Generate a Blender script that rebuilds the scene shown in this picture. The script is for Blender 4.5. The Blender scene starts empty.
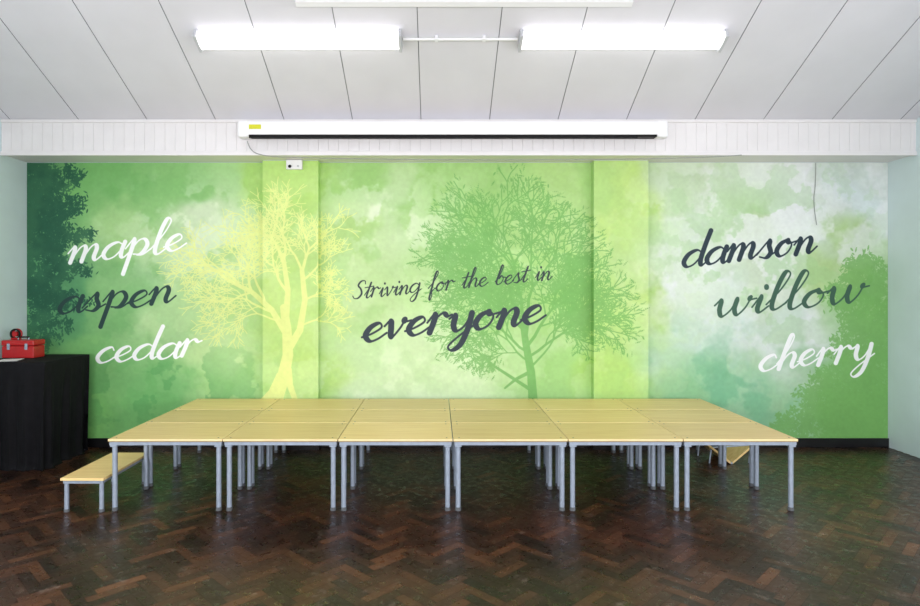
import bpy, bmesh, math, random
import numpy as np
from mathutils import Vector, Matrix

random.seed(7)
rng = np.random.default_rng(11)
scene = bpy.context.scene
try:
    scene.view_settings.view_transform = 'Standard'
    scene.view_settings.look = 'None'
except Exception:
    pass

# ------------------------------------------------------------------ helpers
F = 613.0; CX = 437.0; CY = 290.0; H = 1.925
def PX(px, Y): return (px - CX) * Y / F
def PZ(py, Y): return H - (py - CY) * Y / F
YW = 7.52                       # mural wall
XL, XR = -5.03, 5.53            # side walls
YB = -2.1                       # rear wall
RIDGE = 2.49
ZE = 3.888                      # eaves height
YBH = 7.08                      # bulkhead face
SL = 0.475
ANG = math.atan(SL)

def srgb(r, g, b):
    def f(c):
        c /= 255.0
        return c / 12.92 if c <= 0.04045 else ((c + 0.055) / 1.055) ** 2.4
    return (f(r), f(g), f(b), 1.0)

def mat(name, col, rough=0.5, metal=0.0, noise=0.0, nscale=8.0, bump=0.0, coat=0.0, stretch=None, spec=0.5):
    m = bpy.data.materials.new(name); m.use_nodes = True
    nt = m.node_tree; b = nt.nodes['Principled BSDF']
    b.inputs['Base Color'].default_value = col
    b.inputs['Roughness'].default_value = rough
    b.inputs['Metallic'].default_value = metal
    b.inputs['Specular IOR Level'].default_value = spec
    if coat: b.inputs['Coat Weight'].default_value = coat
    if noise or bump:
        tc = nt.nodes.new('ShaderNodeTexCoord'); mp = nt.nodes.new('ShaderNodeMapping')
        nz = nt.nodes.new('ShaderNodeTexNoise'); nz.inputs['Scale'].default_value = nscale
        nz.inputs['Detail'].default_value = 5
        nt.links.new(tc.outputs['Object'], mp.inputs[0]); nt.links.new(mp.outputs[0], nz.inputs['Vector'])
        if stretch: mp.inputs['Scale'].default_value = stretch
        if noise:
            r = nt.nodes.new('ShaderNodeValToRGB')
            r.color_ramp.elements[0].position = 0.3; r.color_ramp.elements[1].position = 0.7
            r.color_ramp.elements[0].color = tuple(c * (1 - noise) for c in col[:3]) + (1,)
            r.color_ramp.elements[1].color = tuple(min(1, c * (1 + noise)) for c in col[:3]) + (1,)
            nt.links.new(nz.outputs['Fac'], r.inputs[0]); nt.links.new(r.outputs[0], b.inputs['Base Color'])
        if bump:
            bp = nt.nodes.new('ShaderNodeBump'); bp.inputs['Strength'].default_value = bump
            bp.inputs['Distance'].default_value = 0.01
            nt.links.new(nz.outputs['Fac'], bp.inputs['Height']); nt.links.new(bp.outputs[0], b.inputs['Normal'])
    return m

class MB:
    """mesh builder: one object, several materials"""
    def __init__(self): self.bm = bmesh.new(); self.mats = []
    def mi(self, m):
        if m not in self.mats: self.mats.append(m)
        return self.mats.index(m)
    def box(self, x0, x1, y0, y1, z0, z1, m, bevel=0.0, M=None):
        prev = set(self.bm.faces) if bevel else None
        r = bmesh.ops.create_cube(self.bm, size=1.0)
        vs = r['verts']
        for v in vs:
            v.co = Vector(((x0 + x1) / 2 + v.co.x * (x1 - x0), (y0 + y1) / 2 + v.co.y * (y1 - y0), (z0 + z1) / 2 + v.co.z * (z1 - z0)))
        fs = set(f for v in vs for f in v.link_faces)
        if bevel:
            es = list(set(e for v in vs for e in v.link_edges))
            bmesh.ops.bevel(self.bm, geom=es, offset=bevel, segments=2, affect='EDGES', profile=0.5)
            fs = set(self.bm.faces) - prev
            vs = list(set(v for f in fs for v in f.verts))
        k = self.mi(m)
        for f in fs: f.material_index = k
        if M is not None:
            for v in vs: v.co = M @ v.co
    def cyl(self, p, q, r, m, n=16, r2=None, smooth=True):
        p = Vector(p); q = Vector(q); d = q - p
        res = bmesh.ops.create_cone(self.bm, cap_ends=True, segments=n, radius1=r, radius2=r if r2 is None else r2, depth=d.length)
        R = d.to_track_quat('Z', 'Y').to_matrix().to_4x4(); T = Matrix.Translation((p + q) / 2) @ R
        vs = res['verts']; k = self.mi(m)
        for v in vs: v.co = T @ v.co
        for f in set(f for v in vs for f in v.link_faces):
            f.material_index = k; f.smooth = smooth and len(f.verts) == 4
            if len(f.verts) > 4:
                for e in f.edges: e.smooth = False
    def torus(self, c, R, r, m, axis='Y', n=28, k=10):
        idx = self.mi(m); vs = []
        for i in range(n):
            a = 2 * math.pi * i / n; ring = []
            for j in range(k):
                b = 2 * math.pi * j / k; rr = R + r * math.cos(b)
                p = (rr * math.cos(a), r * math.sin(b), rr * math.sin(a))
                if axis == 'Z': p = (p[0], p[2], p[1])
                ring.append(self.bm.verts.new(Vector(c) + Vector(p)))
            vs.append(ring)
        for i in range(n):
            for j in range(k):
                f = self.bm.faces.new((vs[i][j], vs[(i + 1) % n][j], vs[(i + 1) % n][(j + 1) % k], vs[i][(j + 1) % k]))
                f.material_index = idx; f.smooth = True
    def face(self, pts, m, smooth=False):
        f = self.bm.faces.new([self.bm.verts.new(p) for p in pts]); f.material_index = self.mi(m); f.smooth = smooth; return f
    def mesh(self, name, normals=True):
        if normals: bmesh.ops.recalc_face_normals(self.bm, faces=self.bm.faces)
        me = bpy.data.meshes.new(name); self.bm.to_mesh(me); self.bm.free()
        for m in self.mats: me.materials.append(m)
        return me
    def obj(self, name, loc=(0, 0, 0), rot=(0, 0, 0), normals=True):
        return add(name, self.mesh(name, normals), loc, rot)

def add(name, me, loc=(0, 0, 0), rot=(0, 0, 0)):
    o = bpy.data.objects.new(name, me); scene.collection.objects.link(o)
    o.location = loc; o.rotation_euler = rot
    return o

def cable(name, pts, r, m):
    cu = bpy.data.curves.new(name, 'CURVE'); cu.dimensions = '3D'; cu.bevel_depth = r; cu.bevel_resolution = 2
    s = cu.splines.new('NURBS'); s.points.add(len(pts) - 1)
    for i, p in enumerate(pts): s.points[i].co = (*p, 1)
    s.use_endpoint_u = True; s.order_u = 3
    cu.materials.append(m)
    o = bpy.data.objects.new(name, cu); scene.collection.objects.link(o); return o

# ------------------------------------------------------------------ mural raster (painted wall graphic)
S = 3; X0, X1, Y0, Y1 = 24, 891, 158, 441
Wt, Ht = (X1 - X0) * S, (Y1 - Y0) * S
gx, gy = np.meshgrid(X0 + (np.arange(Wt) + .5) / S, Y0 + (np.arange(Ht) + .5) / S)

def vnoise(cell, seed, warp=(0, 0)):
    r = np.random.default_rng(seed)
    g = r.random((int(400 / cell) + 4, int(1000 / cell) + 4))
    u = np.clip((gx + warp[0]) / cell, 0, g.shape[1] - 2.01); v = np.clip((gy - 120 + warp[1]) / cell, 0, g.shape[0] - 2.01)
    iu = u.astype(int); iv = v.astype(int); fu = u - iu; fv = v - iv
    fu = fu * fu * (3 - 2 * fu); fv = fv * fv * (3 - 2 * fv)
    return (g[iv, iu] * (1 - fu) + g[iv, iu + 1] * fu) * (1 - fv) + (g[iv + 1, iu] * (1 - fu) + g[iv + 1, iu + 1] * fu) * fv
def fbm(cell, seed, octs=4):
    t = 0; a = 1; s = 0
    for i in range(octs):
        t = t + a * vnoise(cell / 2 ** i, seed + i * 17); s += a; a *= 0.55
    return t / s
def sstep(a, b, x):
    t = np.clip((x - a) / (b - a), 0, 1); return t * t * (3 - 2 * t)

ctrl = [(35,180,84,144,92),(110,185,116,182,100),(170,190,134,194,112),(230,185,158,206,134),(200,230,206,226,186),(130,230,166,210,136),
 (60,300,84,150,98),(120,300,124,184,110),(180,310,180,218,152),(240,300,176,216,132),(220,350,188,224,150),(100,350,126,190,110),(60,410,126,202,104),
 (150,400,114,186,104),(240,410,156,210,122),(290,180,174,218,112),(290,300,186,220,120),(290,390,186,222,124),
 (350,190,162,208,124),(400,200,204,228,180),(340,240,188,218,140),(380,300,190,222,154),(440,200,162,208,124),(500,200,154,202,116),(570,200,172,212,128),
 (560,300,160,208,116),(480,300,176,216,140),(360,370,204,232,178),(440,380,206,232,180),(560,380,162,212,126),(520,350,180,218,150),
 (620,200,184,218,124),(620,300,178,216,118),(620,380,168,214,112),
 (670,190,194,218,178),(720,180,206,224,192),(760,200,180,208,156),(800,180,222,230,222),(860,200,216,228,228),(875,170,204,218,206),
 (680,260,214,228,220),(700,330,178,212,194),(680,400,142,200,144),(740,400,148,204,158),(760,280,202,218,194),(830,260,176,208,138),
 (860,300,134,188,106),(860,400,122,188,100),(800,370,170,206,168),(780,320,204,222,206)]
wx = (fbm(50, 1) - .5) * 90; wy = (fbm(50, 2) - .5) * 90
num = np.zeros((Ht, Wt, 3)); den = np.zeros((Ht, Wt))
for (cx, cy, r, g, b) in ctrl:
    w = 1.0 / (((gx + wx - cx) ** 2 + (gy + wy - cy) ** 2) / 400.0 + 0.35) ** 2
    num += w[..., None] * np.array([r, g, b]); den += w
img = num / den[..., None]
def blend(mask, col, a=1.0):
    global img
    k = (np.clip(mask, 0, 1) * a)[..., None]
    img = img * (1 - k) + np.array(col, float) * k
def gauss(cx, cy, rx, ry): return np.exp(-(((gx - cx) / rx) ** 2 + ((gy - cy) / ry) ** 2))
n1 = fbm(28, 31, 5); n2 = fbm(60, 41, 5); n3 = fbm(9, 51, 3)
# watercolour washes
blend(sstep(.48, .58, n1) * (gauss(385, 215, 60, 45) + gauss(205, 235, 70, 45)), (230, 240, 214), .8)
blend(sstep(.44, .56, n2) * (gauss(840, 200, 60, 50) + gauss(690, 270, 55, 70) + gauss(790, 170, 80, 30) + gauss(790, 335, 60, 40)), (234, 238, 238), .9)
blend(sstep(.49, .56, fbm(34, 211, 5)) * (gauss(770, 230, 120, 80)), (238, 242, 242), .75)
blend(sstep(.52, .58, fbm(26, 307, 5)) * (gauss(760, 250, 110, 100)), (160, 206, 140), .5)
blend(sstep(.45, .56, n1) * gauss(390, 380, 110, 40), (220, 240, 196), .75)
blend(sstep(.50, .57, fbm(20, 131, 4)) * gauss(460, 320, 300, 130), (206, 230, 176), .30)
blend(sstep(.52, .60, n2) * gauss(470, 250, 260, 120), (138, 196, 98), .35)
blend(sstep(.50, .56, fbm(24, 77, 5)) * gauss(150, 390, 120, 48), (90, 166, 90), .6)
blend(sstep(.50, .60, fbm(40, 97, 5)) * gauss(720, 400, 80, 60), (98, 180, 130), .5)

def newmask(): return np.zeros((Ht, Wt))
def stamp(M, x, y, r):
    X = (x - X0) * S; Y = (y - Y0) * S; R = max(r * S, .5); k = int(R + 2)
    i0, i1 = int(X) - k, int(X) + k + 1; j0, j1 = int(Y) - k, int(Y) + k + 1
    if i1 <= 0 or j1 <= 0 or i0 >= Wt or j0 >= Ht: return
    i0 = max(i0, 0); j0 = max(j0, 0); i1 = min(i1, Wt); j1 = min(j1, Ht)
    xs = np.arange(i0, i1) + .5 - X; ys = np.arange(j0, j1) + .5 - Y
    d = np.sqrt(xs[None, :] ** 2 + ys[:, None] ** 2)
    np.maximum(M[j0:j1, i0:i1], np.clip(R + .5 - d, 0, 1), out=M[j0:j1, i0:i1])
def line(M, p, q, r0, r1):
    d = math.hypot(q[0] - p[0], q[1] - p[1]); n = max(2, int(d / max(.28, min(r0, r1) * .5)) + 1)
    for i in range(n + 1):
        t = i / n; stamp(M, p[0] + (q[0] - p[0]) * t, p[1] + (q[1] - p[1]) * t, r0 + (r1 - r0) * t)
def path(M, pts, r0, r1):
    n = len(pts) - 1
    for i in range(n): line(M, pts[i], pts[i + 1], r0 + (r1 - r0) * i / n, r0 + (r1 - r0) * (i + 1) / n)
def twig(M, x, y, a, L, r, dep, R, spread=.55, tips=None, curve=.12, rmin=.32):
    px, py = x, y; n = 4
    for i in range(n):
        a += R.gauss(0, curve); qx, qy = px + math.cos(a) * L / n, py - math.sin(a) * L / n
        line(M, (px, py), (qx, qy), max(rmin, r * (1 - .3 * i / n)), max(rmin, r * (1 - .3 * (i + 1) / n)))
        px, py = qx, qy
        if dep > 0 and i in (1, 2) and R.random() < .7:
            twig(M, px, py, a + R.choice((-1, 1)) * R.uniform(.5, 1.0), L * .6, r * .5, dep - 1, R, spread, tips, curve, rmin)
    if dep > 0:
        for s in (-1, 1):
            twig(M, px, py, a + s * R.uniform(.25, spread), L * R.uniform(.68, .85), r * .66, dep - 1, R, spread, tips, curve, rmin)
    elif tips is not None: tips.append((px, py, a))
def leaf(M, x, y, a, l, r):
    n = 4
    for i in range(n):
        t = (i - 1.5) / 3; stamp(M, x + math.cos(a) * l * t, y - math.sin(a) * l * t, r * (1 - abs(t)))
def foliage(M, R, blobs, size=1.0, lo=2.0, hi=4.5):
    for (cx, cy, rx, ry, n) in blobs:
        for i in range(n):
            ang = R.uniform(0, 6.283); d = math.sqrt(R.random()) * (1 if R.random() < .8 else 1.25)
            ux, uy = cx + rx * d * math.cos(ang), cy + ry * d * math.sin(ang)
            sp = R.uniform(lo, hi); dirn = R.uniform(0, 6.283)
            for k in range(12):
                leaf(M, ux + R.gauss(0, sp), uy + R.gauss(0, sp), dirn + R.gauss(0, .8), R.uniform(2, 4) * size, R.uniform(.6, 1.1) * size)

# lighter print on the two pilasters
for (a_, b_) in ((263, 318), (594, 648)):
    blend(sstep(a_ - .5, a_ + .5, gx) * (1 - sstep(b_ - .5, b_ + .5, gx)), (196, 228, 122), .30)
# dark foliage upper left: clustered leaf silhouette with gaps
R = random.Random(3); M = newmask()
foliage(M, R, [(30,180,26,20,200),(64,176,20,10,34),(38,210,30,20,190),(70,206,14,8,26),(38,240,32,18,170),(78,236,14,7,20),(38,268,30,18,140),(72,268,16,8,22),(38,296,28,16,90),(64,304,22,10,26),(44,325,26,14,50),(34,355,16,30,50),(50,395,26,20,24)], 1.0, 1.4, 3.2)
blend(M * (.72 + .28 * sstep(.35, .6, n1)) * (1 - .75 * sstep(300, 390, gy)), (34, 88, 66), .93)
# right foliage
M = newmask()
foliage(M, R, [(866,275,22,20,110),(870,310,28,26,160),(866,350,32,28,200),(850,395,46,32,300),(830,425,56,16,180),(880,420,30,26,120),(845,296,20,14,40)], 1.1, 1.6, 3.8)
blend(M, (120, 182, 94), .8)
# leafy green tree in the centre
R = random.Random(21); M = newmask(); tips = []
path(M, [(533,400),(531,372),(526,345),(523,325)], 4.6, 3.0)
path(M, [(505,388),(516,379),(530,372)], 1.0, 2.0)
path(M, [(476,350),(494,366),(528,388)], 0.8, 1.8)
for (x, y, a, L, r) in [(524,330,2.3,44,1.7),(524,330,1.8,48,1.9),(526,335,1.3,48,1.9),(528,345,.9,44,1.7),(530,356,.5,38,1.4),(528,352,2.75,38,1.4),(523,326,1.55,54,1.9),(530,362,2.4,32,1.1),(532,366,.8,34,1.1)]:
    twig(M, x, y, a, L, r, 4, R, .5, tips, .12, .5)
for (x, y, a) in tips:
    for k in range(5):
        leaf(M, x + R.gauss(0, 3), y + R.gauss(0, 3), a + R.gauss(0, .5), R.uniform(3, 6), R.uniform(.5, 1.0))
blend(M, (104, 172, 84), .72)
# pale yellow winter tree
R = random.Random(5); M = newmask()
path(M, [(276,400),(283,378),(288,355),(287,330),(284,308)], 7.0, 4.0)
path(M, [(262,402),(272,392),(280,376)], 3.0, 4.0); path(M, [(296,402),(290,385),(288,370)], 2.5, 4)
path(M, [(287,352),(300,330),(305,300),(302,270)], 4.0, 2.4)
path(M, [(287,335),(272,310),(252,292),(228,280)], 3.4, 1.8)
path(M, [(286,320),(288,290),(283,255)], 3.4, 2.1)
for (x, y, a, L, r) in [(228,280,2.7,24,1.5),(240,286,2.1,24,1.4),(252,292,3.4,24,1.2),(252,292,2.0,26,1.5),(265,303,1.9,27,1.5),(283,262,1.9,26,1.7),(284,258,1.3,26,1.6),
                        (302,272,1.2,24,1.7),(303,280,.7,20,1.3),(304,300,.35,17,1.2),(302,272,1.9,24,1.4),(286,290,2.3,27,1.5),(300,325,.3,17,1.1),(272,312,3.0,28,1.3),(284,322,2.9,28,1.1)]:
    twig(M, x, y, a, L, r, 4, R, .6, None, .14, .34)
blend(M, (228, 238, 144), .92)

# ---- brush lettering (hand-built stroke alphabet)
bowl = [(.82,.78),(.55,1.0),(.2,.78),(.06,.32),(.25,0),(.55,.12),(.8,.6),(.86,.95)]
L = {
'a': (1.0, [bowl, [(.86,.98),(.8,.5),(.82,.1),(.95,0),(1.15,.3)]]),
'c': (.82, [[(.72,.78),(.58,1.0),(.25,.8),(.08,.35),(.28,0),(.58,.06),(.9,.38)]]),
'd': (1.05, [bowl, [(.98,2.15),(.88,1.3),(.82,.4),(.92,0),(1.2,.3)]]),
'e': (.8, [[(-.05,.28),(.3,.42),(.62,.72),(.5,1.0),(.2,.8),(.08,.35),(.3,0),(.58,.08),(.88,.38)]]),
'f': (.7, [[(0,.35),(.4,1.1),(.66,2.0),(.52,2.25),(.4,1.6),(.33,.4),(.26,-.7),(.36,-1.0),(.46,-.5),(.4,.0),(.75,.4)]]),
'g': (1.0, [bowl, [(.86,.98),(.84,.1),(.72,-.75),(.45,-1.05),(.25,-.8),(.5,-.3),(1.1,.3)]]),
'h': (1.0, [[(0,.35),(.35,1.2),(.5,2.0),(.36,2.15),(.24,1.2),(.14,0)], [(.16,.2),(.38,.82),(.6,1.0),(.74,.75),(.7,.2),(.82,0),(1.08,.3)]]),
'i': (.5, [[(0,.35),(.24,.98),(.2,.25),(.32,0),(.58,.32)], [(.34,1.5),(.35,1.44)]]),
'l': (.62, [[(0,.35),(.40,1.2),(.60,2.0),(.42,2.2),(.26,1.4),(.2,.3),(.36,0),(.7,.35)]]),
'm': (1.4, [[(-.05,.6),(.15,1.0),(.2,.7),(.13,0)], [(.15,.15),(.38,.82),(.56,1.0),(.66,.75),(.6,0)], [(.62,.15),(.84,.82),(1.02,1.0),(1.12,.75),(1.08,.2),(1.2,0),(1.46,.35)]]),
'n': (.98, [[(-.05,.6),(.15,1.0),(.2,.7),(.13,0)], [(.15,.15),(.38,.82),(.58,1.0),(.7,.75),(.66,.2),(.78,0),(1.04,.35)]]),
'o': (.88, [[(.5,1.0),(.2,.8),(.07,.35),(.27,0),(.58,.18),(.7,.65),(.5,1.0),(.55,.78),(.95,.86)]]),
'p': (1.0, [[(-.05,.5),(.22,1.1),(.22,.5),(.1,-1.1)], [(.16,.2),(.4,.88),(.66,1.0),(.84,.6),(.66,.08),(.34,.1)], [(.5,.02),(.75,.02),(1.05,.35)]]),
'r': (.80, [[(-.05,.6),(.16,1.08),(.2,.7),(.13,0)], [(.15,.35),(.3,.86),(.5,1.06),(.68,.86),(.84,.92)]]),
's': (.78, [[(-.05,.25),(.38,1.1),(.44,.75),(.58,.3),(.42,0),(.12,.1)], [(.42,.0),(.85,.35)]]),
't': (.58, [[(0,.35),(.35,1.2),(.42,1.75),(.28,.8),(.22,.2),(.35,0),(.62,.32)], [(-.08,1.2),(.3,1.24),(.72,1.3)]]),
'v': (.85, [[(-.05,.7),(.14,1.0),(.22,.6),(.32,0),(.58,.5),(.7,1.0),(.68,.84),(.95,.88)]]),
'w': (1.3, [[(-.05,.7),(.14,1.0),(.16,.4),(.3,0),(.56,.35),(.7,1.0),(.68,.4),(.82,0),(1.06,.4),(1.18,1.0),(1.14,.84),(1.38,.88)]]),
'y': (.95, [[(-.05,.8),(.15,1.0),(.17,.4),(.34,.05),(.6,.3),(.78,1.0)], [(.78,1.0),(.76,.1),(.62,-.75),(.34,-1.05),(.16,-.8),(.45,-.3),(1.02,.35)]]),
'b': (.85, [[(0,.35),(.35,1.2),(.5,2.0),(.36,2.15),(.22,1.2),(.12,.3),(.3,0),(.6,.2),(.7,.7),(.5,.98),(.3,.7)], [(.6,.8),(.9,.75)]]),
'S': (1.05, [[(.95,1.6),(.85,1.95),(.5,1.95),(.3,1.5),(.6,1.05),(.75,.5),(.5,.05),(.15,.05),(-.05,.35)]]),
' ': (.75, []),
}
def catmull(P, k=14):
    P = [np.array(p, float) for p in P]
    if len(P) == 2: return [P[0] + (P[1] - P[0]) * t for t in np.linspace(0, 1, k)]
    Q = [2 * P[0] - P[1]] + P + [2 * P[-1] - P[-2]]; out = []
    for i in range(1, len(Q) - 2):
        for t in np.linspace(0, 1, k, endpoint=False):
            a, b, c, d = Q[i - 1], Q[i], Q[i + 1], Q[i + 2]
            out.append(.5 * ((2 * b) + (-a + c) * t + (2 * a - 5 * b + 4 * c - d) * t * t + (-a + 3 * b - 3 * c + d) * t ** 3))
    out.append(P[-1]); return out
def word(M, txt, x0, y0, x1, y1, xh, thick, thin=.34, slant=.36, bobs=.09):
    A = sum(L[c][0] for c in txt); ln = math.hypot(x1 - x0, y1 - y0); sx = ln / A
    ux, uy = (x1 - x0) / ln, (y1 - y0) / ln
    cur = 0; jr = random.Random(len(txt) + 5)
    for c in txt:
        adv, strokes = L[c]; bob = jr.uniform(-bobs, bobs)
        for st in strokes:
            pts = []
            for p in catmull(st):
                a = (cur + p[0]) * sx + slant * (p[1] - .5) * xh; b = (p[1] + bob) * xh
                pts.append((x0 + ux * a + uy * b, y0 + uy * a - ux * b))
            n = len(pts); w = []
            for i in range(n):
                j0, j1 = max(0, i - 1), min(n - 1, i + 1)
                dx, dy = pts[j1][0] - pts[j0][0], pts[j1][1] - pts[j0][1]; dl = math.hypot(dx, dy) + 1e-6
                dn = max(0, dy / dl); w.append(thin + (1 - thin) * dn ** .7)
            w = np.convolve(np.pad(w, 4, mode='edge'), np.ones(9) / 9, 'valid') * thick / 2
            if n == 14 and len(st) == 2 and abs(st[0][0] - st[1][0]) < .05: w[:] = thick / 2
            for i in range(n - 1): line(M, pts[i], pts[i + 1], float(w[i]), float(w[i + 1]))
        cur += adv
WHITE = (252, 254, 252)
# fine paper grain under the lettering
img = img * (1 + (fbm(3, 91, 2)[..., None] - .5) * .05 + (n1[..., None] - .5) * .07)
lum = img.mean(axis=2, keepdims=True)
img = img * .93 + lum * .07
def put(col, *a, **k):
    M = newmask(); word(M, *a, **k); blend(M, col)
put(WHITE, 'maple', 70, 263, 186, 250, 15.5, 4.4)
put((40, 66, 64), 'aspen', 60, 314, 176, 302, 15.5, 4.6)
put(WHITE, 'cedar', 97, 363, 200, 355, 14.5, 4.4)
put((50, 62, 66), 'Striving for the best in', 354, 299, 552, 279, 8.6, 1.8, thin=.5, slant=.3)
put((52, 62, 72), 'everyone', 365, 341, 545, 321, 17, 6.0)
put((42, 58, 68), 'damson', 684, 267, 817, 252, 15.5, 4.9)
put((64, 98, 80), 'willow', 716, 317, 866, 301, 16.5, 4.9)
put(WHITE, 'cherry', 760, 371, 874, 359, 15, 4.5)
img = np.clip(img / 255.0, 0, 1)
buf = np.ones((Ht, Wt, 4), np.float32); buf[..., :3] = img[::-1]
tex = bpy.data.images.new('mural_artwork', Wt, Ht)
tex.pixels.foreach_set(buf.ravel()); tex.update(); tex.pack()

m_mural = bpy.data.materials.new('mural_print'); m_mural.use_nodes = True
nt = m_mural.node_tree; b = nt.nodes['Principled BSDF']; b.inputs['Roughness'].default_value = .55
b.inputs['Specular IOR Level'].default_value = .25
ti = nt.nodes.new('ShaderNodeTexImage'); ti.image = tex; ti.extension = 'EXTEND'
uvn = nt.nodes.new('ShaderNodeUVMap'); uvn.uv_map = 'UVMap'
nt.links.new(uvn.outputs[0], ti.inputs[0]); nt.links.new(ti.outputs[0], b.inputs['Base Color'])

# ------------------------------------------------------------------ materials
m_wall = mat('painted_wall_pale_aqua', srgb(205, 222, 224), .6, noise=.03, nscale=3)
m_white = mat('white_paint', srgb(228, 225, 225), .45, noise=.02, nscale=6)
m_bgap = mat('matchboard_joint', srgb(168, 168, 170), .8, noise=.03)
m_ceil = mat('ceiling_board', srgb(217, 216, 222), .7, noise=.03, nscale=2)
m_gap = mat('ceiling_joint', srgb(140, 142, 148), .9, noise=.05)  # plain grey of the joints between ceiling boards
m_black = mat('black_gloss_skirting', srgb(22, 22, 24), .3, noise=.2)
m_steel = mat('galvanised_steel', srgb(160, 172, 188), .42, .35, noise=.10, nscale=20)
m_foot = mat('rubber_foot', srgb(90, 94, 98), .7, noise=.1)
m_plast = mat('white_plastic', srgb(238, 238, 240), .35, noise=.01)
m_pblack = mat('black_plastic', srgb(14, 14, 16), .5, noise=.1, spec=.2)
m_red = mat('red_enamel', srgb(180, 26, 30), .35, noise=.08, nscale=10)
m_cloth = mat('black_cloth', srgb(17, 17, 20), .85, noise=.25, nscale=14, bump=.3, spec=.2)
m_cable = mat('grey_cable', srgb(150, 152, 150), .5, noise=.05)
m_yel = mat('yellow_label', srgb(205, 205, 30), .5, noise=.1, nscale=60)
m_paper = mat('paper', srgb(235, 235, 235), .6, noise=.02)
m_cap = mat('grey_end_cap', srgb(190, 192, 196), .4, noise=.02)

m_wood = bpy.data.materials.new('birch_ply'); m_wood.use_nodes = True
nt = m_wood.node_tree; b = nt.nodes['Principled BSDF']
tc = nt.nodes.new('ShaderNodeTexCoord'); mp = nt.nodes.new('ShaderNodeMapping'); nz = nt.nodes.new('ShaderNodeTexNoise')
oi = nt.nodes.new('ShaderNodeObjectInfo'); mp.inputs['Scale'].default_value = (1.2, 22, 22)
va = nt.nodes.new('ShaderNodeVectorMath'); va.operation = 'ADD'
mulr = nt.nodes.new('ShaderNodeMath'); mulr.operation = 'MULTIPLY'; mulr.inputs[1].default_value = 37
nt.links.new(oi.outputs['Random'], mulr.inputs[0]); nt.links.new(mulr.outputs[0], va.inputs[1])
nt.links.new(tc.outputs['Object'], va.inputs[0]); nt.links.new(va.outputs[0], mp.inputs[0]); nt.links.new(mp.outputs[0], nz.inputs['Vector'])
nz.inputs['Scale'].default_value = 1.5; nz.inputs['Detail'].default_value = 6
rp = nt.nodes.new('ShaderNodeValToRGB'); rp.color_ramp.elements[0].position = .25; rp.color_ramp.elements[1].position = .75
rp.color_ramp.elements[0].color = srgb(228, 190, 118); rp.color_ramp.elements[1].color = srgb(249, 218, 154)
nt.links.new(nz.outputs['Fac'], rp.inputs[0])
hs = nt.nodes.new('ShaderNodeHueSaturation'); mr = nt.nodes.new('ShaderNodeMapRange')
mr.inputs['To Min'].default_value = .80; mr.inputs['To Max'].default_value = 1.04
nt.links.new(oi.outputs['Random'], mr.inputs['Value']); nt.links.new(mr.outputs[0], hs.inputs['Value'])
nt.links.new(rp.outputs[0], hs.inputs['Color']); nt.links.new(hs.outputs[0], b.inputs['Base Color'])
b.inputs['Roughness'].default_value = .36
m_band = mat('tabletop_edge_band', srgb(236, 214, 160), .5, noise=.06, nscale=12)
m_ply = mat('ply_edge', srgb(120, 96, 62), .6, noise=.25, nscale=3, stretch=(1, 1, 90))

# parquet material (per-block colour attribute)
m_floor = bpy.data.materials.new('varnished_parquet'); m_floor.use_nodes = True
nt = m_floor.node_tree; b = nt.nodes['Principled BSDF']
at = nt.nodes.new('ShaderNodeAttribute'); at.attribute_name = 'Block'
tc = nt.nodes.new('ShaderNodeTexCoord')
n_big = nt.nodes.new('ShaderNodeTexNoise'); n_big.inputs['Scale'].default_value = .9; n_big.inputs['Detail'].default_value = 6; n_big.inputs['Roughness'].default_value = .65
n_fin = nt.nodes.new('ShaderNodeTexNoise'); n_fin.inputs['Scale'].default_value = 14; n_fin.inputs['Detail'].default_value = 8; n_fin.inputs['Roughness'].default_value = .7
n_scf = nt.nodes.new('ShaderNodeTexNoise'); n_scf.inputs['Scale'].default_value = 5; n_scf.inputs['Detail'].default_value = 12; n_scf.inputs['Roughness'].default_value = .8
for n_ in (n_big, n_fin, n_scf): nt.links.new(tc.outputs['Object'], n_.inputs['Vector'])
r1 = nt.nodes.new('ShaderNodeValToRGB'); r1.color_ramp.elements[0].position = .35; r1.color_ramp.elements[1].position = .68
r1.color_ramp.elements[0].color = (.6, .55, .52, 1); r1.color_ramp.elements[1].color = (1.4, 1.28, 1.2, 1)
nt.links.new(n_big.outputs['Fac'], r1.inputs[0])
mx = nt.nodes.new('ShaderNodeMix'); mx.data_type = 'RGBA'; mx.blend_type = 'MULTIPLY'; mx.inputs['Factor'].default_value = 1
nt.links.new(at.outputs['Color'], mx.inputs['A']); nt.links.new(r1.outputs[0], mx.inputs['B'])
r2 = nt.nodes.new('ShaderNodeValToRGB'); r2.color_ramp.elements[0].position = .57; r2.color_ramp.elements[1].position = .68
r2.color_ramp.elements[0].color = (0, 0, 0, 1); r2.color_ramp.elements[1].color = (.7, .7, .7, 1)
nt.links.new(n_scf.outputs['Fac'], r2.inputs[0])
mx2 = nt.nodes.new('ShaderNodeMix'); mx2.data_type = 'RGBA'
nt.links.new(r2.outputs[0], mx2.inputs['Factor']); nt.links.new(mx.outputs['Result'], mx2.inputs['A']); mx2.inputs['B'].default_value = srgb(128, 110, 100)
nt.links.new(mx2.outputs['Result'], b.inputs['Base Color'])
mr = nt.nodes.new('ShaderNodeMapRange'); mr.inputs['From Min'].default_value = .35; mr.inputs['From Max'].default_value = .7
mr.inputs['To Min'].default_value = .2; mr.inputs['To Max'].default_value = .52
b.inputs['Specular IOR Level'].default_value = .4
nt.links.new(n_fin.outputs['Fac'], mr.inputs['Value']); nt.links.new(mr.outputs[0], b.inputs['Roughness'])
bp = nt.nodes.new('ShaderNodeBump'); bp.inputs['Strength'].default_value = .18; bp.inputs['Distance'].default_value = .01
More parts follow.
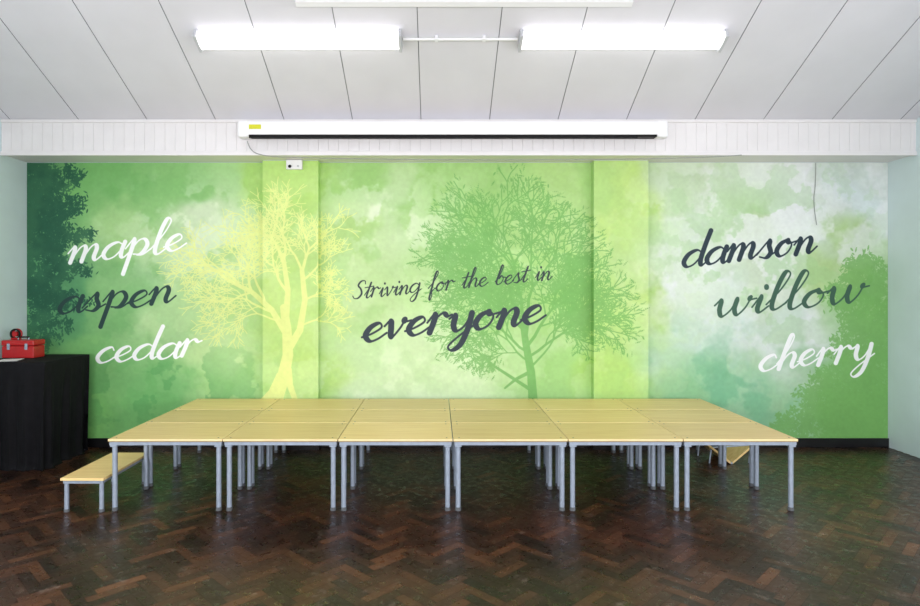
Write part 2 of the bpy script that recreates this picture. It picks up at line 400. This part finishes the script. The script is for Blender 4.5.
nt.links.new(n_fin.outputs['Fac'], bp.inputs['Height']); nt.links.new(bp.outputs[0], b.inputs['Normal'])
m_fgap = mat('parquet_joint', srgb(20, 13, 10), .6, noise=.1)

# ------------------------------------------------------------------ floor: herringbone blocks
def herringbone():
    bm = bmesh.new(); col = bm.loops.layers.float_color.new('Block')
    w = .076; c = math.cos(math.pi / 4)
    base = bmesh.ops.create_grid(bm, x_segments=1, y_segments=1, size=1)
    for v in base['verts']:
        v.co = Vector((XL if v.co.x < 0 else XR, YB if v.co.y < 0 else YW, -.003))
    for f in bm.faces:
        f.material_index = 1
    g = .012
    pal = [(62,39,29),(54,34,25),(47,30,23),(72,45,31),(59,37,28),(82,53,36),(50,32,24),(66,42,30),(42,28,22)]
    N = 150
    for n in range(-N, N):
        for k in range(-22, 23):
            for (x, y, a, h) in ((n + 8 * k, n, 4, 1), (n + 4 + 8 * k, n - 3, 1, 4)):
                mxp, myp = (x + a / 2) * w, (y + h / 2) * w
                X = (mxp - myp) * c; Y = (mxp + myp) * c + 2.7
                if X < XL - .05 or X > XR + .05 or Y < YB - .05 or Y > YW + .05: continue
                q = []
                for (u, v) in ((x + g, y + g), (x + a - g, y + g), (x + a - g, y + h - g), (x + g, y + h - g)):
                    u *= w; v *= w
                    px_, py_ = (u - v) * c, (u + v) * c + 2.7
                    q.append(bm.verts.new((min(max(px_, XL), XR), min(max(py_, YB), YW), 0)))
                f = bm.faces.new(q); s = srgb(*random.choice(pal)); j = random.uniform(.85, 1.2) * (1.14 if a == 4 else .9)  # random tone
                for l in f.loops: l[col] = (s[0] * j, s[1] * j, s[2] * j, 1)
    bm.normal_update()
    for f in bm.faces:
        if f.normal.z < 0: f.normal_flip()
    me = bpy.data.meshes.new('floor'); bm.to_mesh(me); bm.free()
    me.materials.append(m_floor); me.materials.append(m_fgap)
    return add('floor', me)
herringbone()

# ------------------------------------------------------------------ walls
T = .2; PD = .12
P1 = (PX(263, YW - PD), PX(318, YW - PD)); P2 = (PX(594, YW - PD), PX(648, YW - PD))
w = MB(); w.box(XL - T, XR + T, YW, YW + T, -.1, 4.3, m_wall)
for p in (P1, P2): w.box(p[0], p[1], YW - PD, YW + .01, 0, 3.49, m_wall)
w.obj('wall_back')

# mural sheet, following the pilasters
prof = [(XL, 0), (P1[0], 0), (P1[0], PD), (P1[1], PD), (P1[1], 0), (P2[0], 0), (P2[0], PD), (P2[1], PD), (P2[1], 0), (XR, 0)]
e = .004
pp = []
for i, (x, d) in enumerate(prof):
    sx = 0
    if x in (P1[0], P2[0]): sx = -e
    if x in (P1[1], P2[1]): sx = e
    if i == 0: sx = .002
    if i == len(prof) - 1: sx = -.002
    pp.append((x + sx, YW - d - e))
bm = bmesh.new(); uvl = bm.loops.layers.uv.new('UVMap')
zb, zt = .11, 3.486
for (a, bb) in zip(pp[:-1], pp[1:]):
    vs = [bm.verts.new((a[0], a[1], zb)), bm.verts.new((bb[0], bb[1], zb)), bm.verts.new((bb[0], bb[1], zt)), bm.verts.new((a[0], a[1], zt))]
    f = bm.faces.new(vs)
    front = a[1] < YW - .05 and bb[1] < YW - .05
    SW = F / (YW - PD) if front else F / YW
    for l in f.loops:
        px = CX + l.vert.co.x * SW; py = CY + (H - l.vert.co.z) * SW
        l[uvl].uv = ((px - X0) / (X1 - X0), (Y1 - py) / (Y1 - Y0))
me = bpy.data.meshes.new('wall_mural'); bm.to_mesh(me); bm.free(); me.materials.append(m_mural)
add('wall_mural', me)

# baseboards
w = MB()
w.box(XL, P1[0], YW - .02, YW, 0, .11, m_black); w.box(P1[1], P2[0], YW - .02, YW, 0, .11, m_black); w.box(P2[1], XR, YW - .02, YW, 0, .11, m_black)
for p in (P1, P2): w.box(p[0] - .012, p[1] + .012, YW - PD - .02, YW - .02, 0, .11, m_black)
w.obj('baseboard_back')

# side walls with windows (out of view) and gable
WIN_S = [(-1.2, 1.2), (2.0, 4.4)]; ZW0, ZW1 = 1.0, 2.9
def side_wall(name, x0, x1):
    w = MB(); ys = [YB - T] + [v for p in WIN_S for v in p] + [YW + T]
    for i in range(0, len(ys), 2): w.box(x0, x1, ys[i], ys[i + 1], -.1, ZE, m_wall)
    for (a, b_) in WIN_S: w.box(x0, x1, a, b_, -.1, ZW0, m_wall); w.box(x0, x1, a, b_, ZW1, ZE, m_wall)
    zr = ZE + SL * (YBH - RIDGE) + .1
    tri = [(YB - T, ZE), (YW + T, ZE), (YW + T, ZE + .1), (RIDGE, zr + .2), (YB - T, ZE + .1)]
    w.face([(x0, y, z) for y, z in tri], m_wall); w.face([(x1, y, z) for y, z in tri], m_wall)
    for i in range(5):
        p, q = tri[i], tri[(i + 1) % 5]
        w.face([(x0, *p), (x0, *q), (x1, *q), (x1, *p)], m_wall)
    w.obj(name)
side_wall('wall_left', XL - T, XL); side_wall('wall_right', XR, XR + T)
WIN_R = [(-4.4, -1.8), (-1.1, 1.5), (2.2, 4.8)]
w = MB(); xs = [XL - T] + [v for p in WIN_R for v in p] + [XR + T]
for i in range(0, len(xs), 2): w.box(xs[i], xs[i + 1], YB - T, YB, -.1, 4.2, m_wall)
for (a, b_) in WIN_R: w.box(a, b_, YB - T, YB, -.1, ZW0, m_wall); w.box(a, b_, YB - T, YB, ZW1, 4.2, m_wall)
w.obj('wall_front')
# window frames
wn = 0
def window(width, loc, rot):
    global wn; wn += 1
    w = MB(); t = .05
    for (a, b_, c, d) in ((-width / 2, width / 2, 0, t), (-width / 2, width / 2, ZW1 - ZW0 - t, ZW1 - ZW0), (-width / 2, -width / 2 + t, t, ZW1 - ZW0 - t), (width / 2 - t, width / 2, t, ZW1 - ZW0 - t), (-t / 2, t / 2, t, ZW1 - ZW0 - t)):
        w.box(a, b_, -.03, .03, c, d, m_white)
    w.box(-width / 2 + t, width / 2 - t, -.025, .025, 1.25, 1.3, m_white)
    w.obj('window_%d' % wn, loc, rot)
def daylight(loc, rot, sx, sy, power, col=(1, .965, .985)):
    l = bpy.data.lights.new('daylight', 'AREA'); l.shape = 'RECTANGLE'; l.size = sx; l.size_y = sy; l.energy = power; l.color = col
    o = bpy.data.objects.new('daylight', l); scene.collection.objects.link(o); o.location = loc; o.rotation_euler = rot
zc = (ZW0 + ZW1) / 2
for (a, b_) in WIN_R:
    window(b_ - a, ((a + b_) / 2, YB - T / 2, ZW0), (0, 0, 0))
    daylight(((a + b_) / 2, YB - T - .02, zc), (math.radians(90), 0, 0), b_ - a, 1.9, 170)
for (a, b_) in WIN_S:
    window(b_ - a, (XL - T / 2, (a + b_) / 2, ZW0), (0, 0, math.radians(90)))
    daylight((XL - T - .02, (a + b_) / 2, zc), (math.radians(90), 0, math.radians(-90)), b_ - a, 1.9, 92)
    window(b_ - a, (XR + T / 2, (a + b_) / 2, ZW0), (0, 0, math.radians(90)))
    daylight((XR + T + .02, (a + b_) / 2, zc), (math.radians(90), 0, math.radians(90)), b_ - a, 1.9, 92)

# ------------------------------------------------------------------ ceiling boards (pitched)
w = MB(); pw = 68.4 / (F / YBH); xj = PX(421, YBH); g = .004
zr = ZE + SL * (YBH - RIDGE)
x = xj - pw * 8
while x < XR:
    a, b_ = max(x + g, XL), min(x + pw - g, XR)
    if b_ > a:
        for (ya, za, yb, zb_) in ((YW, ZE - SL * (YW - YBH), RIDGE, zr), (YB, ZE, RIDGE, zr)):
            w.face([(a, ya, za), (b_, ya, za), (b_, yb, zb_), (a, yb, zb_)], m_ceil)
            for xx in (a, b_): w.face([(xx, ya, za), (xx, yb, zb_), (xx, yb, zb_ + .03), (xx, ya, za + .03)], m_gap)
    x += pw
for (ya, za, yb, zb_) in ((YW, ZE - SL * (YW - YBH), RIDGE, zr), (YB, ZE, RIDGE, zr)):
    w.face([(XL, ya, za + .012), (XR, ya, za + .012), (XR, yb, zb_ + .012), (XL, yb, zb_ + .012)], m_gap)
w.obj('ceiling', normals=False)

# bulkhead of vertical matchboard
w = MB(); w.box(XL, XR, YBH + .012, YW - .005, 3.49, ZE - .005 - .2, m_white)
w.box(XL, XR, YBH + .008, YBH + .05, 3.49, ZE - .006, m_bgap)
x = XL; bw = .118
while x < XR:
    w.box(x + .001, min(x + bw - .001, XR), YBH, YBH + .0075, 3.5, ZE - .001, m_white); x += bw
w.obj('trim_1')
w = MB(); w.box(XL, XR, YBH - .022, YBH + .02, 3.475, 3.525, m_white, .004); w.obj('trim_2')
w = MB(); w.box(XL, XR, YBH - .02, YBH, ZE - .03, ZE + .003, m_white, .004); w.obj('trim_3')

# ------------------------------------------------------------------ fluorescent luminaires
def emis(name, col, s):
    m = bpy.data.materials.new(name); m.use_nodes = True; b = m.node_tree.nodes['Principled BSDF']
    b.inputs['Base Color'].default_value = (.9, .9, .9, 1); b.inputs['Emission Color'].default_value = col; b.inputs['Emission Strength'].default_value = s
    tc = m.node_tree.nodes.new('ShaderNodeTexCoord'); wv = m.node_tree.nodes.new('ShaderNodeTexWave'); wv.inputs['Scale'].default_value = 30
    rp = m.node_tree.nodes.new('ShaderNodeMapRange'); rp.inputs['To Min'].default_value = s * .92; rp.inputs['To Max'].default_value = s
    m.node_tree.links.new(tc.outputs['Object'], wv.inputs['Vector']); m.node_tree.links.new(wv.outputs['Fac'], rp.inputs['Value'])
    m.node_tree.links.new(rp.outputs[0], b.inputs['Emission Strength'])
    return m
m_tube = emis('lit_prismatic_diffuser', (1, .99, .98, 1), 2.8)
def luminaire_mesh():
    w = MB(); Lh = 1.0
    w.box(-Lh, Lh, -.085, .085, -.035, -.004, m_plast, .004)
    n = 12; k = w.mi(m_tube)
    prev = None
    for i in range(n + 1):
        a = math.pi * i / n; y = -.098 * math.cos(a); z = -.035 - .062 * (math.sin(a) ** .6 if math.sin(a) > 0 else 0)
        cur = (w.bm.verts.new((-Lh + .03, y, z)), w.bm.verts.new((Lh - .03, y, z)))
        if prev:
            f = w.bm.faces.new((prev[0], prev[1], cur[1], cur[0])); f.material_index = k; f.smooth = True
        prev = cur
    for s in (-1, 1):
        w.box(min(s * Lh, s * (Lh - .03)), max(s * Lh, s * (Lh - .03)), -.103, .103, -.102, -.004, m_cap, .006)
    return w.mesh('fluorescent_light')
lm = luminaire_mesh()
def ceil_z(y): return ZE + SL * (YBH - y) if y > RIDGE else ZE + SL * (y - YB)
yl = 6.0
for cx in (PX(297.5, 5.9), PX(624, 5.9)):
    add('fluorescent_light', lm, (cx, yl, ceil_z(yl)), (-ANG, 0, 0))
    add('fluorescent_light', lm, (cx, 3.2, ceil_z(3.2)), (-ANG, 0, 0))  # unseen row above the view, added for extra room light
    add('fluorescent_light', lm, (cx, 0.4, ceil_z(.4)), (ANG, 0, 0))  # second unseen row, likewise added to light the hall
# conduits
def slope_pt(x, y, d): return (x, y - math.sin(ANG) * d, ceil_z(y) - math.cos(ANG) * d)
w = MB(); w.cyl(slope_pt(PX(297.5, 5.9) + 1.012, yl, .03), slope_pt(PX(624, 5.9) - 1.012, yl, .03), .014, m_plast)
for t in (.3, .7):
    xx = PX(400 + 121 * t, 5.9); w.box(xx - .015, xx + .015, -.022, .022, -.047, 0, m_plast, .003, Matrix.Translation((0, yl, ceil_z(yl))) @ Matrix.Rotation(-ANG, 4, 'X'))
w.obj('lighting_conduit')
w = MB(); yc = 5.63
w.box(PX(296, yc), PX(632, yc), -.03, .03, -.04, -.001, m_plast, .003, Matrix.Translation((0, yc, ceil_z(yc))) @ Matrix.Rotation(-ANG, 4, 'X'))
w.obj('cable_trunking')

# ------------------------------------------------------------------ projector screen case
w = MB(); Yc = 6.93
xa, xb = PX(238, Yc), PX(668, Yc); z0, z1 = PZ(134.5, Yc), PZ(121, Yc)
w.box(xa + .1, xb - .1, Yc, YBH - .024, z0, z1, m_plast, .012)
w.box(xa, xa + .12, Yc - .01, YBH - .022, z0 - .03, z1 + .004, m_plast, .018)
w.box(xb - .12, xb, Yc - .01, YBH - .022, z0 - .03, z1 + .004, m_plast, .018)
w.box(xa + .12, xb - .12, Yc + .008, YBH - .03, z0 - .022, z0 + .002, m_pblack, .003)
w.box(xa + .12, xb - .34, Yc + .006, Yc + .028, z0 - .036, z0 - .022, m_pblack, .003)
w.box(PX(249, Yc), PX(261, Yc), Yc - .0035, Yc + .0005, PZ(129, Yc), PZ(124.5, Yc), m_yel)
w.obj('projector_screen')

# junction box and cables on the wall
w = MB(); yb = YW - PD - .006
w.box(PX(287, yb), PX(303, yb), yb - .05, yb, PZ(170, yb), PZ(160.5, yb), m_plast, .008)
w.cyl((PX(291, yb), yb - .05, PZ(167, yb)), (PX(291, yb), yb - .075, PZ(167.6, yb)), .018, m_pblack)
w.cyl((PX(299, yb), yb - .05, PZ(167, yb)), (PX(299, yb), yb - .06, PZ(167, yb)), .012, m_cap)
w.obj('junction_box')
cable('wall_cable', [(PX(816, 7.5), YW - .015, 3.48), (PX(816, 7.5), YW - .015, 3.2), (PX(813, 7.5), YW - .018, 3.0), (PX(817, 7.5), YW - .015, 2.72)], .004, m_cable)
cable('screen_cable', [(PX(247, 7.04), YBH - .03, PZ(141, 7.05)), (PX(249, 7.04), YBH - .03, PZ(150, 7.05)), (PX(262, 7.04), YBH - .03, PZ(156, 7.05)), (PX(300, 7.04), YBH - .03, PZ(158, 7.05)), (PX(480, 7.04), YBH - .03, PZ(160.5, 7.05)), (PX(700, 7.04), YBH - .03, PZ(158.5, 7.05)), (PX(742, 7.04), YBH - .03, PZ(155, 7.05))], .005, m_cable)

# ------------------------------------------------------------------ staging tables
TW, TD, TH = 1.0, .665, .63
YT0 = 5.315; XT0 = PX(107, YT0)
def table_mesh():
    w = MB(); a, d = TW / 2 - .004, TD / 2 - .005
    w.box(-a + .004, a - .004, -d + .004, d - .004, TH - .018, TH + .0005, m_wood)
    w.box(-a, a, -d, d, TH - .019, TH, m_band, .002)
    w.box(-a, a, -d, d, TH - .024, TH - .0192, m_ply)
    i = .008; t = .03
    for s in (-1, 1):
        y = s * (d - i - t / 2); w.box(-a + i, a - i, y - t / 2, y + t / 2, TH - .056, TH - .0245, m_steel, .003)
        x = s * (a - i - t / 2); w.box(x - t / 2, x + t / 2, -d + i + t, d - i - t, TH - .056, TH - .0245, m_steel, .003)
        for s2 in (-1, 1):
            lx, ly = s * (a - .042), s2 * (d - .040)
            w.cyl((lx, ly, .025), (lx, ly, TH - .03), .0215, m_steel, 20)
            w.cyl((lx, ly, 0), (lx, ly, .03), .025, m_foot, 20)
            w.cyl((s * (a - .05), s2 * (d - .05), TH), (s * (a - .05), s2 * (d - .05), TH + .0014), .008, m_foot, 10)
            w.box(lx - .03, lx + .03, ly - .03, ly + .03, TH - .072, TH - .056, m_steel, .004)
    return w.mesh('staging_table')
tm = table_mesh()
for r in range(3):
    for c in range(6):
        add('staging_table', tm, (XT0 + TW * (c + .5), YT0 + TD * (r + .5), 0))

# low step bench at left
def bench_mesh(w_, d_, h_):
    w = MB()
    w.box(-w_ / 2, w_ / 2, -d_ / 2, d_ / 2, h_ - .022, h_, m_wood, .002)
    t = .03
    for s in (-1, 1):
        w.box(-w_ / 2 + .015, w_ / 2 - .015, s * (d_ / 2 - .03) - t / 2, s * (d_ / 2 - .03) + t / 2, h_ - .052, h_ - .0225, m_steel, .003)
        w.box(s * (w_ / 2 - .03) - t / 2, s * (w_ / 2 - .03) + t / 2, -d_ / 2 + .045, d_ / 2 - .045, h_ - .052, h_ - .0225, m_steel, .003)
        for s2 in (-1, 1):
            x, y = s * (w_ / 2 - .036), s2 * (d_ / 2 - .036)
            w.cyl((x, y, .02), (x, y, h_ - .03), .019, m_steel, 18); w.cyl((x, y, 0), (x, y, .025), .023, m_foot, 18)
    return w.mesh('step_bench')
add('step_bench', bench_mesh(.375, .84, .30), (-3.065, 5.29 + .42, 0))
# folded wooden step leaning beyond the tables, right: two hinged treads and steel stays
w = MB()
def tread(p, q, y0, y1, t, m):
    dx, dz = q[0] - p[0], q[1] - p[1]; l = math.hypot(dx, dz); a = math.atan2(dz, dx)
    w.box(0, l, y0, y1, min(0, t), max(0, t), m, .003, Matrix.Translation((p[0], 0, p[1])) @ Matrix.Rotation(-a, 4, 'Y'))
tread((-.03, .002), (-.30, .22), -.2, .2, -.022, m_wood)
tread((.0, .002), (.27, .23), -.2, .2, .022, m_wood)
w.cyl((-.015, -.2, .012), (-.015, .2, .012), .012, m_steel)
for yy in (-.15, .15):
    w.cyl((-.22, yy, .17), (.22, yy, .20), .008, m_steel); w.cyl((.22, yy, .20), (.20, yy, .0), .01, m_steel); w.cyl((-.22, yy, .15), (-.24, yy, .0), .01, m_steel)
w.obj('folding_step', (3.27, 6.97, .001))

# ------------------------------------------------------------------ draped table with toolbox
ZD = 1.155
AX, BX, AY, BY = -4.93, -4.17, 6.52, 7.36
def drape():
    ax, bx, ay, by = AX, BX, AY, BY
    bm = bmesh.new(); n = 44
    base = []
    for i in range(n): base.append((ax + (bx - ax) * i / n, ay, 0, -1))
    for i in range(40): base.append((bx, ay + (by - ay) * i / 40, 1, 0))
    for i in range(n): base.append((bx - (bx - ax) * i / n, by, 0, 1))
    for i in range(30): base.append((ax, by - (by - ay) * i / 30, -1, 0))
    Np = len(base); rows = []
    zs = [ZD, ZD - .006, ZD - .03, ZD - .1, ZD - .2, ZD - .35, ZD - .5, ZD - .65, ZD - .8, ZD - .95, ZD - 1.08, .015, .003]
    for k, z in enumerate(zs):
        t = (ZD - z) / ZD; row = []
        for i, (x, y, nx, ny) in enumerate(base):
            a = i / Np * 2 * math.pi
            f = (math.sin(a * 17 + 1.3 * math.sin(a * 3)) * .5 + math.sin(a * 29 + 2) * .25 + math.sin(a * 7) * .35)
            off = -.04 * t + (.045 * f) * min(1, t * 1.6) * (1 if nx != -1 and ny != 1 else .2)
            if k == 0: off = -.012
            if k == 11: off += .015
            if k == 12: off += .04
            row.append(bm.verts.new((x + nx * off, y + ny * off, z)))
        rows.append(row)
    for k in range(len(rows) - 1):
        for i in range(Np):
            j = (i + 1) % Np
            f = bm.faces.new((rows[k][i], rows[k][j], rows[k + 1][j], rows[k + 1][i])); f.smooth = True
    bm.faces.new(rows[0])
    bmesh.ops.recalc_face_normals(bm, faces=bm.faces)
    me = bpy.data.meshes.new('drape'); bm.to_mesh(me); bm.free(); me.materials.append(m_cloth)
    return me
RX, RY = (AX + BX) / 2, (AY + BY) / 2
root = bpy.data.objects.new('draped_table', None); scene.collection.objects.link(root); root.location = (RX, RY, 0)
o = add('drape', drape()); o.parent = root; o.location = (-RX, -RY, 0)
w = MB()
for sx in (-.26, .26):
    for sy in (-.3, .3): w.cyl((sx, sy, 0), (sx, sy, ZD - .06), .02, m_steel)
w.box(-.3, .3, -.34, .34, ZD - .06, ZD - .03, m_wood)
o = w.obj('table_frame'); o.parent = root

w = MB()
w.box(-.18, .18, -.10, .10, 0, .135, m_red, .008); w.box(-.185, .185, -.105, .105, .139, .20, m_red, .012)
for s in (-1, 1):
    w.box(s * .10 - .015, s * .10 + .015, -.113, -.10, .095, .165, m_steel, .003)
    w.cyl((s * .06, 0, .198), (s * .06, 0, .23), .006, m_steel)
w.cyl((-.065, 0, .23), (.065, 0, .23), .009, m_pblack)
w.obj('red_toolbox', (-4.735, 7.02, ZD + .001))
w = MB()
w.torus((0, 0, .062), .052, .01, m_pblack, 'Y'); w.torus((0, .035, .062), .052, .01, m_red, 'Y')
w.cyl((0, -.01, .062), (0, .045, .062), .03, m_red, 20); w.box(-.045, .045, -.01, .045, 0, .02, m_red, .004)
w.obj('cable_reel', (-4.855, 7.055, ZD + .202))
w = MB(); w.box(-.1, .1, -.12, .12, 0, .003, m_paper); w.obj('paper_sheet', (-4.68, 6.72, ZD + .001), (0, 0, .3))

# ------------------------------------------------------------------ world and camera
wd = bpy.data.worlds.new('world'); scene.world = wd; wd.use_nodes = True
wd.node_tree.nodes['Background'].inputs[0].default_value = (.8, .9, 1, 1); wd.node_tree.nodes['Background'].inputs[1].default_value = 1.0
cam = bpy.data.cameras.new('camera'); co = bpy.data.objects.new('camera', cam); scene.collection.objects.link(co)
cam.sensor_width = 36; cam.lens = F / 920 * 36; cam.shift_x = (460 - CX) / 920; cam.shift_y = -(303 - CY) / 920
co.location = (0, 0, H); co.rotation_euler = (math.radians(90), 0, 0); cam.clip_start = .05
scene.camera = co
